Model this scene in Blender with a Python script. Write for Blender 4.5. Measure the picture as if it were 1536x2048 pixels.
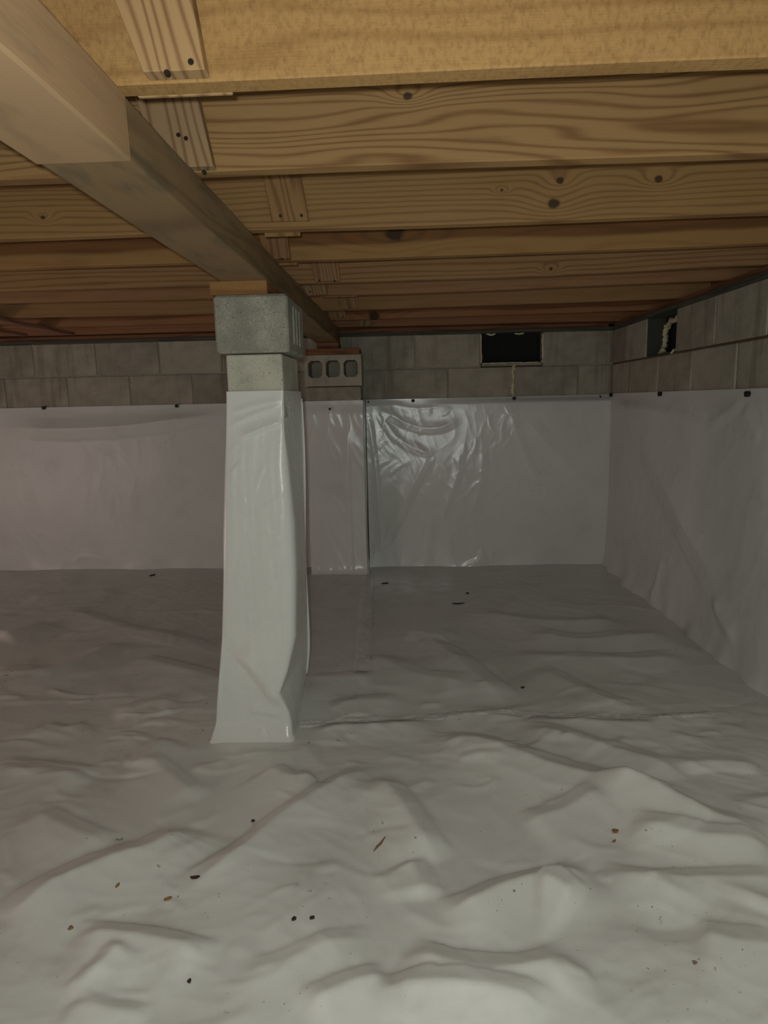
import bpy, bmesh, math, random
import numpy as np
from mathutils import Matrix, Vector

for o in list(bpy.data.objects):
    bpy.data.objects.remove(o)
SC = bpy.context.scene
COL = SC.collection
rng = random.Random(7)

# ------------------------------------------------------------------ camera
FPX, YAW, PITCH, ROLL, HC = 1320.4, -0.0359, 0.1663, -0.0217, 1.0699
_cy, _sy, _cp, _sp = math.cos(YAW), math.sin(YAW), math.cos(PITCH), math.sin(PITCH)
FWD = np.array([_sy*_cp, _cy*_cp, -_sp]); _R = np.array([_cy, -_sy, 0.]); _U = np.cross(_R, FWD)
RGT = math.cos(ROLL)*_R + math.sin(ROLL)*_U
UPV = -math.sin(ROLL)*_R + math.cos(ROLL)*_U
CAM = np.array([0., 0., HC])
cd = bpy.data.cameras.new('camera'); cam = bpy.data.objects.new('camera', cd); COL.objects.link(cam)
cd.sensor_fit = 'HORIZONTAL'; cd.sensor_width = 36.0; cd.lens = FPX*36.0/1536.0
cd.clip_start = 0.02
m = Matrix.Identity(4)
for i in range(3):
    m[i][0] = RGT[i]; m[i][1] = UPV[i]; m[i][2] = -FWD[i]; m[i][3] = CAM[i]
cam.matrix_world = m
SC.camera = cam

# ------------------------------------------------------------------ light and exposure
w = bpy.data.worlds.new('world'); SC.world = w; w.use_nodes = True
w.node_tree.nodes['Background'].inputs[0].default_value = (0, 0, 0, 1)
w.node_tree.nodes['Background'].inputs[1].default_value = 0.0
SC.view_settings.view_transform = 'Standard'; SC.view_settings.look = 'None'
SC.view_settings.gamma = 1.0; SC.view_settings.use_curve_mapping = False
SC.view_settings.exposure = -0.10

def lamp(name, loc, energy, color, radius):
    d = bpy.data.lights.new(name, 'POINT'); d.energy = energy; d.color = color; d.shadow_soft_size = radius
    o = bpy.data.objects.new(name, d); COL.objects.link(o); o.location = loc
    return o
lamp('phone_flash_offscreen', (-0.030, 0.01, HC+0.035), 38.0, (0.93, 1.0, 0.96), 0.012)
lamp('work_lamp_left_offscreen', (-3.5, 1.5, 0.42), 24.0, (1.0, 0.73, 0.70), 0.2)

# ------------------------------------------------------------------ pixel helpers (a pixel is only a direction)
def ray(x, y): return FWD + RGT*(x-768)/FPX - UPV*(y-1024)/FPX
def onz(x, y, z): d = ray(x, y); return CAM + d*((z-HC)/d[2])
def ony(x, y, Y): d = ray(x, y); return CAM + d*(Y/d[1])
def onx(x, y, X): d = ray(x, y); return CAM + d*(X/d[0])

# ------------------------------------------------------------------ node material helpers
def new_mat(name):
    mt = bpy.data.materials.new(name); mt.use_nodes = True
    nt = mt.node_tree; nt.nodes.clear()
    out = nt.nodes.new('ShaderNodeOutputMaterial'); b = nt.nodes.new('ShaderNodeBsdfPrincipled')
    nt.links.new(b.outputs[0], out.inputs[0])
    return mt, nt, b
class N:
    def __init__(s, nt): s.nt = nt
    def _in(s, sock, v):
        if isinstance(v, (int, float)): sock.default_value = v
        elif isinstance(v, (tuple, list)): sock.default_value = v if len(v) == len(sock.default_value) else (*v, 1.0)
        else: s.nt.links.new(v, sock)
    def math(s, op, a, b=0.0, c=0.0, clamp=False):
        n = s.nt.nodes.new('ShaderNodeMath'); n.operation = op; n.use_clamp = clamp
        for i, v in enumerate((a, b, c)): s._in(n.inputs[i], v)
        return n.outputs[0]
    def coord(s, which='Object'): return s.nt.nodes.new('ShaderNodeTexCoord').outputs[which]
    def sep(s, v): n = s.nt.nodes.new('ShaderNodeSeparateXYZ'); s._in(n.inputs[0], v); return n.outputs
    def comb(s, x, y, z):
        n = s.nt.nodes.new('ShaderNodeCombineXYZ')
        for i, v in enumerate((x, y, z)): s._in(n.inputs[i], v)
        return n.outputs[0]
    def scale(s, v, sc, off=(0, 0, 0)):
        n = s.nt.nodes.new('ShaderNodeMapping'); s._in(n.inputs[0], v); n.inputs['Scale'].default_value = sc; n.inputs['Location'].default_value = off
        return n.outputs[0]
    def noise(s, v, sc=5, det=3, rough=.5, dist=0.0):
        n = s.nt.nodes.new('ShaderNodeTexNoise'); s._in(n.inputs['Vector'], v)
        n.inputs['Scale'].default_value = sc; n.inputs['Detail'].default_value = det
        n.inputs['Roughness'].default_value = rough; n.inputs['Distortion'].default_value = dist
        return n.outputs[0]
    def voro(s, v, sc=5):
        n = s.nt.nodes.new('ShaderNodeTexVoronoi'); s._in(n.inputs['Vector'], v); n.inputs['Scale'].default_value = sc
        return n.outputs[0]
    def ramp(s, v, stops):
        n = s.nt.nodes.new('ShaderNodeValToRGB'); s._in(n.inputs[0], v)
        e = n.color_ramp.elements
        while len(e) < len(stops): e.new(0.5)
        for k, (p, c) in enumerate(stops):
            e[k].position = p; e[k].color = (*c, 1) if len(c) == 3 else c
        return n.outputs[0]
    def mix(s, f, a, b, mode='MIX'):
        n = s.nt.nodes.new('ShaderNodeMix'); n.data_type = 'RGBA'; n.blend_type = mode
        s._in(n.inputs[0], f); s._in(n.inputs[6], a); s._in(n.inputs[7], b)
        return n.outputs[2]
    def smooth(s, v, a, b):
        n = s.nt.nodes.new('ShaderNodeMapRange'); n.interpolation_type = 'SMOOTHSTEP'
        s._in(n.inputs[0], v); n.inputs[1].default_value = a; n.inputs[2].default_value = b
        n.inputs[3].default_value = 0; n.inputs[4].default_value = 1
        return n.outputs[0]
    def bump(s, h, strength, dist, bsdf):
        n = s.nt.nodes.new('ShaderNodeBump'); s._in(n.inputs['Height'], h)
        n.inputs['Strength'].default_value = strength; n.inputs['Distance'].default_value = dist
        s.nt.links.new(n.outputs[0], bsdf.inputs['Normal'])
def lin(r, g, b):
    f = lambda c: (c/255/12.92) if c/255 <= .04045 else ((c/255+.055)/1.055)**2.4
    return (f(r), f(g), f(b))

def wood(name, light, dark, axis=0, freq=55.0, knots=(), heart=None, rough_sawn=0.0, contrast=0.7, warp=1.0, seed=0.0, stain=0.0):
    """grain runs along `axis`; v is the across-grain coordinate; knots: (along, across, radius)"""
    mt, nt, b = new_mat(name); n = N(nt)
    def tone(c):
        g = sum(c)/3; return tuple(x*k_ for x, k_ in zip(c, (.575, .55, .56)))
    light, dark = tone(light), tone(dark)
    if heart: heart = (heart[0], tone(heart[1]))
    co = n.sep(n.coord())
    if axis == 0: u, v, t = co[0], co[2], co[1]
    elif axis == 1: u, v, t = co[1], co[2], co[0]
    else: u, v, t = co[2], co[0], co[1]
    P = n.comb(n.math('MULTIPLY', u, 1.0), n.math('MULTIPLY', v, 7.0), n.math('ADD', n.math('MULTIPLY', t, 2.0), seed))
    big = n.noise(P, 1.6, 1.5, .45)
    acc = n.math('ADD', n.math('MULTIPLY', v, freq), n.math('MULTIPLY', big, 9.0*warp))
    kmask = None
    for (kx, kz, kr) in knots:
        dx = n.math('MULTIPLY', n.math('SUBTRACT', u, kx), 0.45); dz = n.math('SUBTRACT', v, kz)
        d2 = n.math('ADD', n.math('MULTIPLY', dx, dx), n.math('MULTIPLY', dz, dz))
        g = n.math('POWER', 2.718, n.math('MULTIPLY', d2, -1.0/(2.2*kr)**2))
        acc = n.math('ADD', acc, n.math('MULTIPLY', g, 4.5))
        dx2 = n.math('MULTIPLY', n.math('SUBTRACT', u, kx), 0.8)
        dd = n.math('SQRT', n.math('ADD', n.math('MULTIPLY', dx2, dx2), n.math('MULTIPLY', dz, dz)))
        wob = n.math('MULTIPLY', n.noise(n.coord(), 60, 2), kr*.6)
        mk = n.smooth(n.math('ADD', dd, wob), kr*1.35, kr*.85)
        kmask = mk if kmask is None else n.math('MAXIMUM', kmask, mk)
    wav = n.math('SINE', n.math('MULTIPLY', acc, 3.1416))
    wav = n.math('POWER', n.math('ADD', n.math('MULTIPLY', wav, .5), .5), 3.0)
    fib = n.noise(n.comb(n.math('MULTIPLY', u, 12.0), n.math('MULTIPLY', v, 420.0), n.math('MULTIPLY', t, 420.0)), 1.0, 2)
    blot = n.noise(n.comb(n.math('MULTIPLY', u, 3.0), n.math('MULTIPLY', v, 9.0), n.math('ADD', t, seed)), 2.0, 3)
    f = n.math('MULTIPLY', wav, contrast)
    f = n.math('ADD', f, n.math('MULTIPLY', n.math('SUBTRACT', fib, .5), .35))
    f = n.math('ADD', f, n.math('MULTIPLY', n.math('SUBTRACT', blot, .5), .6), clamp=True)
    c = n.mix(f, light, dark)
    if heart:
        z0, hc = heart
        hb = n.math('ADD', v, n.math('MULTIPLY', n.math('SUBTRACT', n.noise(n.comb(u, n.math('MULTIPLY', v, 3.0), seed), 1.3, 2), .5), .08))
        c = n.mix(n.math('MULTIPLY', n.smooth(hb, z0-.006, z0+.008), .85), c, n.mix(wav, hc, tuple(x*.75 for x in hc)))
    if rough_sawn:
        rs = n.noise(n.comb(n.math('MULTIPLY', u, 140.0), n.math('MULTIPLY', v, 90.0), n.math('MULTIPLY', t, 60.0)), 1.0, 5, .7)
        c = n.mix(n.math('MULTIPLY', n.smooth(rs, .40, .75), rough_sawn*.7), c, tuple(x*.7 for x in dark))
    if stain:
        st = n.noise(n.comb(n.math('MULTIPLY', u, 2.5), n.math('MULTIPLY', v, 14.0), n.math('MULTIPLY', t, 9.0)), 2.0, 4, .6)
        c = n.mix(n.math('MULTIPLY', n.smooth(st, .48, .7), stain), c, lin(86, 82, 68))
    if kmask is not None:
        c = n.mix(n.math('MULTIPLY', kmask, .9), c, lin(52, 38, 28))
    nt.links.new(c, b.inputs['Base Color'])
    b.inputs['Roughness'].default_value = 0.72; b.inputs['Specular IOR Level'].default_value = 0.25
    n.bump(n.math('ADD', fib, n.math('MULTIPLY', wav, .5)), .25, .0015, b)
    return mt

def concrete(name, base, var=.35, pits=1.0, streak=0.0, streak_col=(60, 52, 40)):
    mt, nt, b = new_mat(name); n = N(nt); co = n.coord()
    oi = nt.nodes.new('ShaderNodeObjectInfo').outputs['Random']
    P = n.scale(co, (1, 1, 1))
    a = n.noise(P, 9, 4, .6); fine = n.noise(P, 160, 3, .6); pit = n.voro(P, 95)
    dark = tuple(c*(1-var) for c in base); light = tuple(min(1, c*(1+var*.6)) for c in base)
    f = n.math('ADD', n.math('MULTIPLY', a, .6), n.math('MULTIPLY', fine, .4))
    f = n.math('ADD', f, n.math('MULTIPLY', n.math('SUBTRACT', oi, .5), .22))
    c = n.mix(n.smooth(f, .3, .7), dark, light)
    pm = n.math('MULTIPLY', n.smooth(pit, .28, .12), n.smooth(n.noise(P, 30, 2), .5, .62))
    c = n.mix(n.math('MULTIPLY', pm, .6*pits), c, tuple(x*.45 for x in base))
    if streak:
        s = n.sep(n.nt.nodes.new('ShaderNodeNewGeometry').outputs['Position'])
        sp = n.noise(n.comb(n.math('MULTIPLY', s[0], 14.0), n.math('MULTIPLY', s[1], 14.0), n.math('MULTIPLY', s[2], 1.3)), 1.0, 4, .6)
        c = n.mix(n.math('MULTIPLY', n.smooth(sp, .5, .72), streak), c, lin(*streak_col))
    nt.links.new(c, b.inputs['Base Color'])
    b.inputs['Roughness'].default_value = .92; b.inputs['Specular IOR Level'].default_value = .15
    h = n.math('SUBTRACT', n.math('ADD', fine, n.math('MULTIPLY', a, .6)), n.math('MULTIPLY', pm, .9))
    n.bump(h, .55, .004, b)
    return mt

def liner(name, base=(.72, .74, .70), rough=.33, dirt=1.0, spec=.5, crinkle=.3, cs=38):
    mt, nt, b = new_mat(name); n = N(nt)
    P = n.nt.nodes.new('ShaderNodeNewGeometry').outputs['Position']
    big = n.noise(P, 1.7, 3, .55)
    c = n.mix(n.smooth(big, .35, .7), tuple(x*.93 for x in base), base)
    film = n.noise(P, 6.0, 5, .6)
    c = n.mix(n.math('MULTIPLY', n.smooth(film, .5, .75), .16*dirt), c, lin(120, 108, 88))
    sp = n.noise(P, 48, 2, .5); reg = n.noise(n.scale(P, (1, 1, 1), (3.1, 1.7, 0)), 2.6, 2, .5)
    st = n.math('MULTIPLY', n.smooth(sp, .69, .76), n.smooth(reg, .50, .64))
    c = n.mix(n.math('MULTIPLY', st, .8*dirt), c, lin(112, 88, 58))
    sp2 = n.noise(P, 130, 1, .5)
    st2 = n.math('MULTIPLY', n.smooth(sp2, .76, .80), n.smooth(reg, .42, .58))
    c = n.mix(n.math('MULTIPLY', st2, .8*dirt), c, lin(70, 55, 40))
    nt.links.new(c, b.inputs['Base Color'])
    rr = n.math('ADD', rough-.06, n.math('MULTIPLY', film, .14))
    nt.links.new(rr, b.inputs['Roughness'])
    b.inputs['Specular IOR Level'].default_value = spec
    s = n.sep(P)
    wv = n.math('ADD', n.math('SINE', n.math('MULTIPLY', n.math('ADD', s[0], s[1]), 1500.0)), n.math('SINE', n.math('MULTIPLY', n.math('SUBTRACT', n.math('MULTIPLY', s[2], 1.0), s[1]), 1500.0)))
    cr = n.noise(P, cs, 4, .6, .4)
    n.bump(n.math('ADD', n.math('MULTIPLY', wv, .04), cr), crinkle, .004, b)
    return mt

def plain(name, col, rough=.6, metal=0.0, nz=.2):
    mt, nt, b = new_mat(name); n = N(nt)
    f = n.noise(n.coord(), 40, 3)
    nt.links.new(n.mix(f, tuple(c*(1-nz) for c in col), tuple(min(1, c*(1+nz)) for c in col)), b.inputs['Base Color'])
    b.inputs['Roughness'].default_value = rough; b.inputs['Metallic'].default_value = metal
    return mt

# ------------------------------------------------------------------ mesh helpers
def obj(name, verts, faces, mat, parent=None, smooth=False, origin=None):
    me = bpy.data.meshes.new(name)
    V = np.asarray(verts, float)
    if origin is not None: V = V-np.asarray(origin, float)
    me.from_pydata([tuple(v) for v in V], [], [tuple(int(i) for i in f) for f in faces])
    me.update()
    if smooth: me.polygons.foreach_set('use_smooth', [True]*len(me.polygons))
    me.materials.append(mat)
    o = bpy.data.objects.new(name, me); COL.objects.link(o)
    if origin is not None: o.location = origin
    if parent: o.parent = parent
    return o
def tag(o, label, cat, group=None):
    o['label'] = label; o['category'] = cat
    if group: o['group'] = group
    return o
def structure(o): o['kind'] = 'structure'; return o
def empty(name, loc=(0, 0, 0)):
    o = bpy.data.objects.new(name, None); COL.objects.link(o); o.location = loc; o.empty_display_size = .05
    return o
BF = [(0, 3, 2, 1), (4, 5, 6, 7), (0, 1, 5, 4), (1, 2, 6, 5), (2, 3, 7, 6), (3, 0, 4, 7)]
def boxv(x0, x1, y0, y1, z0, z1):
    return [(x0, y0, z0), (x1, y0, z0), (x1, y1, z0), (x0, y1, z0), (x0, y0, z1), (x1, y0, z1), (x1, y1, z1), (x0, y1, z1)]
def boxes(name, bl, mat, parent=None, origin=None):
    V = []; Fc = []
    for b in bl:
        k = len(V); V += boxv(*b); Fc += [tuple(i+k for i in f) for f in BF]
    return obj(name, V, Fc, mat, parent, origin=origin)
def bevel_mesh(me, w_, seg=2):
    bm = bmesh.new(); bm.from_mesh(me)
    bmesh.ops.bevel(bm, geom=list(bm.edges), offset=w_, segments=seg, affect='EDGES', profile=.5)
    bm.to_mesh(me); bm.free()
def bevbox(name, b, mat, parent=None, w_=.004, seg=1, origin=None):
    if origin is None: origin = ((b[0]+b[1])/2, (b[2]+b[3])/2, b[4])
    o = boxes(name, [b], mat, None, origin=origin); bevel_mesh(o.data, w_, seg)
    if parent: o.parent = parent; o.matrix_parent_inverse = Matrix.Translation(parent.location).inverted()
    return o
def grid(nu, nv):
    i = np.arange((nu-1)*(nv-1)); a = (i//(nu-1))*nu+i % (nu-1)
    return np.stack([a, a+1, a+1+nu, a+nu], 1)
def grid_obj(name, V, nu, nv, mat, parent=None, thick=0.0):
    me = bpy.data.meshes.new(name); F_ = grid(nu, nv)
    me.vertices.add(len(V)); me.vertices.foreach_set('co', np.asarray(V, np.float32).ravel())
    me.loops.add(F_.size); me.loops.foreach_set('vertex_index', F_.ravel().astype(np.int32))
    me.polygons.add(len(F_)); me.polygons.foreach_set('loop_start', np.arange(0, F_.size, 4, dtype=np.int32))
    me.polygons.foreach_set('loop_total', np.full(len(F_), 4, np.int32))
    me.polygons.foreach_set('use_smooth', np.ones(len(F_), bool))
    me.update(calc_edges=True); me.materials.append(mat)
    o = bpy.data.objects.new(name, me); COL.objects.link(o)
    if parent: o.parent = parent
    if thick:
        md = o.modifiers.new('thickness', 'SOLIDIFY'); md.thickness = thick; md.offset = -1
    return o
def tube(name, pts, rad, mat, parent=None, seg=8, lump=0.0, seed=0):
    rg = random.Random(seed); V = []; Fc = []; pts = [Vector(p) for p in pts]
    for i, p in enumerate(pts):
        t = (pts[min(i+1, len(pts)-1)]-pts[max(i-1, 0)]).normalized()
        a = t.orthogonal().normalized(); b = t.cross(a)
        r = rad if i not in (0, len(pts)-1) else rad*.45
        for k in range(seg):
            an = 2*math.pi*k/seg; rr = r*(1+lump*(rg.random()*2-1))
            V.append(p+(a*math.cos(an)+b*math.sin(an))*rr)
    for i in range(len(pts)-1):
        for k in range(seg):
            k2 = (k+1) % seg
            Fc.append((i*seg+k, i*seg+k2, (i+1)*seg+k2, (i+1)*seg+k))
    Fc.append(tuple(range(seg-1, -1, -1))); Fc.append(tuple((len(pts)-1)*seg+k for k in range(seg)))
    return obj(name, [tuple(v) for v in V], Fc, mat, parent, smooth=True)

# numpy gradient noise
_rs = np.random.RandomState(11); _PERM = np.concatenate([_rs.permutation(256)]*3); _ANG = _rs.rand(256)*2*np.pi
def perlin(x, y, seed=0):
    xi = np.floor(x).astype(int); yi = np.floor(y).astype(int); xf = x-xi; yf = y-yi
    def g(ix, iy, dx, dy):
        h = _PERM[(_PERM[(ix+seed*17) % 256]+iy) % 256]; return np.cos(_ANG[h])*dx+np.sin(_ANG[h])*dy
    u = xf*xf*xf*(xf*(xf*6-15)+10); v = yf*yf*yf*(yf*(yf*6-15)+10)
    a = g(xi, yi, xf, yf)*(1-u)+g(xi+1, yi, xf-1, yf)*u
    b = g(xi, yi+1, xf, yf-1)*(1-u)+g(xi+1, yi+1, xf-1, yf-1)*u
    return (a*(1-v)+b*v)*1.5
def sstep(t): t = np.clip(t, 0, 1); return t*t*(3-2*t)
def seg_dist(P, pts):
    """distance to polyline, signed side (left of direction = +), arc parameter 0..1"""
    pts = np.asarray(pts, float); best = np.full(len(P), 1e9); sgn = np.zeros(len(P)); par = np.zeros(len(P))
    L = np.r_[0, np.cumsum(np.hypot(*(pts[1:]-pts[:-1]).T))]
    for i in range(len(pts)-1):
        a, b = pts[i], pts[i+1]; ab = b-a; l2 = ab@ab
        t = np.clip(((P-a)@ab)/l2, 0, 1); q = P-a-t[:, None]*ab; d = np.hypot(q[:, 0], q[:, 1])
        mk = d < best
        best[mk] = d[mk]; sgn[mk] = np.sign(ab[0]*(P[mk, 1]-a[1])-ab[1]*(P[mk, 0]-a[0])); par[mk] = (L[i]+t[mk]*math.sqrt(l2))/L[-1]
    return best, sgn, par
def smooth_poly(pts, n=6):
    pts = np.asarray(pts, float)
    if len(pts) < 3: return pts
    P = np.vstack([2*pts[0]-pts[1], pts, 2*pts[-1]-pts[-2]]); out = []
    for i in range(1, len(P)-2):
        for k in range(n):
            t = k/n; p0, p1, p2, p3 = P[i-1], P[i], P[i+1], P[i+2]
            out.append(.5*((2*p1)+(-p0+p2)*t+(2*p0-5*p1+4*p2-p3)*t*t+(-p0+3*p1-3*p2+p3)*t**3))
    out.append(pts[-1]); return np.array(out)
def fold(P, H, pts, drop, wf, wn, side):
    """a crease: gentle rise of width wn, then a drop of width wf on the `side` of the line"""
    pts = smooth_poly(pts); R_ = max(wf, wn)*1.05
    lo = pts.min(0)-R_; hi = pts.max(0)+R_
    idx = np.nonzero((P[:, 0] > lo[0]) & (P[:, 0] < hi[0]) & (P[:, 1] > lo[1]) & (P[:, 1] < hi[1]))[0]
    if not len(idx): return
    d, s, t = seg_dist(P[idx], pts)
    s = s*side*d+wf*.5
    # crest at s=0 ; s>0 falls over wf ; s<0 rises over wn
    a = np.clip(s/wf, 0, 1); b = np.clip(-s/wn, 0, 1); k = .10
    far = np.where(a < k, 1-a*a/(2*k), 1-a+k/2); far = np.where(a > .75, (1-a)**2*2+(k/2)*(1-a)*4, far)
    near = (1-b)**2*(1+.3*b)
    v = np.where(s > 0, far, near)
    tap = sstep(t/.22)*sstep((1-t)/.22)
    H[idx] += drop*v*tap

def scatter(P, H, n, box, seed, ln, wd, hgt, ang=(-.5, .5)):
    rg = random.Random(seed)
    for _ in range(n):
        x = rg.uniform(box[0], box[1]); y = rg.uniform(box[2], box[3]); a = rg.uniform(*ang); l = rg.uniform(*ln); w_ = rg.uniform(*wd)
        d = np.array([math.cos(a), math.sin(a)]); nn = np.array([-d[1], d[0]]); c = np.array([x, y])
        pts = [c-d*l/2, c+nn*rg.uniform(-.18, .18)*l, c+d*l/2]
        fold(P, H, pts, rg.uniform(*hgt)*(1 if rg.random() < .8 else -.7), w_, w_*rg.uniform(1.2, 3), rg.choice((-1, 1)))

# ------------------------------------------------------------------ dimensions found from the photograph
D, XR, ZW, ZL = 4.2505, 1.289, 1.4722, 1.081       # back wall, right wall, top of blocks, top of liner
XL, YB = -4.0, -1.6                                 # sides outside the frame
B, C = .4064, .2032
X0B, X0R = -.137, .3585
ZJ = 1.518; ZSUB = ZJ+.235                          # joist underside, subfloor

# ------------------------------------------------------------------ materials
M = {}
M['block_back'] = concrete('block_back', lin(172, 166, 150), .28, .6, .36, (92, 80, 62))
M['block_right'] = concrete('block_right', lin(172, 166, 150), .28, .6, .36, (92, 80, 62))
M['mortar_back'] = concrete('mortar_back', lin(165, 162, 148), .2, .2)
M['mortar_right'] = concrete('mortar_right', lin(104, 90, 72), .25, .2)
M['pier'] = concrete('pier_concrete', lin(180, 178, 163), .42, 1.4)
M['dirt'] = concrete('dirt', lin(110, 90, 70), .4, 1.0)
M['floor_liner'] = liner('floor_liner', lin(227, 229, 224), .31, 1.0, .5, .10)
M['wall_liner'] = liner('wall_liner', lin(227, 229, 224), .19, .55, .5, .07, 130)
M['left_liner'] = liner('left_liner', lin(227, 229, 224), .36, .55, .45, .08)
M['right_liner'] = liner('right_liner', lin(227, 229, 224), .42, .6, .4, .25)
M['pier_liner'] = liner('pier_liner', lin(227, 229, 224), .26, .15, .45, .10)
M['tape'] = liner('tape', lin(227, 229, 224), .20, .7, .5, .35)
M['foam'] = plain('foam', lin(215, 205, 170), .8)
M['black'] = plain('vent_black', lin(9, 10, 12), .75)
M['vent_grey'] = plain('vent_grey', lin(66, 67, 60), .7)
M['nail'] = plain('nail', lin(48, 40, 34), .5, .5)
M['washer'] = plain('washer', lin(210, 210, 205), .5)
M['pin'] = plain('pin', lin(22, 22, 24), .5)
M['debris'] = plain('debris', lin(60, 46, 34), .9)
M['debris2'] = plain('debris_tan', lin(140, 108, 68), .9)
M['sill'] = wood('sill_treated', lin(112, 112, 98), lin(84, 82, 70), 0, 70, seed=3)
M['sill_y'] = wood('sill_treated_y', lin(112, 112, 98), lin(84, 82, 70), 1, 70, seed=3)
M['rim_y'] = wood('rim_board_y', lin(170, 118, 82), lin(120, 78, 54), 1, 60, seed=5)
M['rim'] = wood('rim_board', lin(170, 118, 82), lin(120, 78, 54), 0, 60, seed=5)
M['strap'] = wood('strap_pine', lin(205, 150, 118), lin(150, 100, 75), 1, 60, seed=8)
M['subfloor'] = wood('subfloor', lin(170, 130, 85), lin(120, 84, 50), 0, 20, seed=9)
M['plate'] = wood('plate_pine', lin(170, 118, 82), lin(120, 78, 54), 0, 60, seed=12)

# ------------------------------------------------------------------ setting
structure(boxes('floor', [(XL-.2, XR+.2, YB-.2, D+.2, -.20, -.06)], M['dirt']))
structure(boxes('ceiling', [(XL-.2, XR+.4, YB-.2, D+.4, ZSUB, ZSUB+.02)], M['subfloor']))
structure(boxes('wall_left', [(XL-.2, XL, YB, D, -.06, ZSUB)], M['block_right']))
structure(boxes('wall_rear', [(XL-.2, XR+.2, YB-.2, YB, -.06, ZSUB)], M['block_right']))

REC = .006                                           # mortar sits this far behind the block faces
VX0, VX1 = X0B+1.5*B+.004, X0B+2.5*B-.022             # back vent opening
VZ0 = ZW-C+.022
yb = D+REC
wall_back = structure(boxes('wall_back', [
    (XL-.2, XR+.2, yb, D+.2, -.06, VZ0-.03), (XL-.2, VX0-.003, yb, D+.2, VZ0-.03, ZW), (VX1+.003, XR+.2, yb, D+.2, VZ0-.03, ZW),
    (VX0-.003, VX1+.003, D+.13, D+.2, VZ0-.03, ZW)], M['mortar_back']))
RY0, RY1 = 3.278, 3.672                              # right vent, near and far jamb
RZ0 = 1.280
xb = XR+REC
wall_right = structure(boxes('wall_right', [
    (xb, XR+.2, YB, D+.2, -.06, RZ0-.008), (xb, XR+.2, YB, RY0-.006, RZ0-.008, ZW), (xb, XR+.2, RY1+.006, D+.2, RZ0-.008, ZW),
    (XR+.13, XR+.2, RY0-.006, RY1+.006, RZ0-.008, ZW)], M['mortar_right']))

J = .010
def block_mesh(L_, H_, T_, mat, w_=.004):
    me = bpy.data.meshes.new('block')
    me.from_pydata(boxv(-L_/2, L_/2, 0, T_, 0, H_), [], BF); bevel_mesh(me, w_, 1); me.materials.append(mat)
    return me
cache = {}
def add_block(wall, c0, c1, z0, z1, axis, mat):
    key = (round(c1-c0, 4), round(z1-z0, 4), mat.name)
    if key not in cache: cache[key] = block_mesh(c1-c0, z1-z0, .05, mat)
    o = bpy.data.objects.new('concrete_block', cache[key]); COL.objects.link(o); o.parent = wall
    jit = rng.uniform(-.0015, .0015)
    if axis == 'x': o.location = ((c0+c1)/2, D+jit, z0)
    else: o.location = (XR+jit, (c0+c1)/2, z0); o.rotation_euler = (0, 0, -math.pi/2)
# back wall courses
for k in range(-8, 4):
    a = X0B+k*B+J/2; b_ = min(X0B+(k+1)*B-J/2, XR)
    add_block(wall_back, a, b_, ZW-2*C+J/2, ZW-C-J/2, 'x', M['block_back'])
for k in range(-8, 4):
    a = X0B+(k+.5)*B+J/2; b_ = min(X0B+(k+1.5)*B-J/2, XR)
    if k == 1: continue                              # the vent takes this block's place
    if k == 2: a -= .020
    add_block(wall_back, a, b_, ZW-C+J/2, ZW, 'x', M['block_back'])
bevbox('vent_sill_brick', (VX0, VX1, D+.012, D+.12, ZW-C+.002, VZ0-.004), M['block_back'], wall_back, .003)
# right wall courses
for k in range(-1, 9):
    far = min(D-X0R-k*B-J/2, D); near = D-X0R-(k+1)*B+J/2
    add_block(wall_right, near, far, ZW-2*C+J/2, ZW-C-J/2, 'y', M['block_right'])
ups = [(RY1+.003, 3.975), (3.985, D)]
e = RY0-.003
while e > .4:
    ups.append((max(e-B+J, .3), e)); e -= B
for a, b_ in ups: add_block(wall_right, a, b_, ZW-C+J/2, ZW, 'y', M['block_right'])

# sill and rim timbers on the walls
tag(bevbox('sill_plate', (XL, XR-.0, D-.012, D+.14, ZW, ZW+.022), M['sill'], w_=.002), 'grey-green treated sill plate along the top of the back block wall', 'sill plate')
tag(bevbox('sill_plate', (XR-.014, XR+.14, YB, D-.013, ZW, ZW+.022), M['sill_y'], w_=.002), 'grey-green treated sill plate along the top of the right block wall', 'sill plate')
tag(bevbox('ledger_board', (XL, XR-.03, D-.004, D+.14, ZW+.022, ZJ), M['rim'], w_=.002), 'reddish-brown board lying on the back wall sill plate', 'board')
tag(bevbox('ledger_board', (XR+.004, XR+.14, YB, D-.005, ZW+.022, ZJ), M['rim_y'], w_=.002), 'reddish-orange board lying on the right wall sill plate', 'board')
tag(bevbox('rim_joist', (XL, XR+.14, D+.10, D+.138, ZJ, ZSUB), M['rim'], w_=.002), 'rim joist standing on the back wall behind the joists', 'rim joist')
tag(bevbox('rim_joist', (XR+.145, XR+.183, YB, D+.1, ZJ, ZSUB), M['rim_y'], w_=.002), 'reddish rim joist standing along the right wall at the joist ends', 'rim joist')

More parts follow.
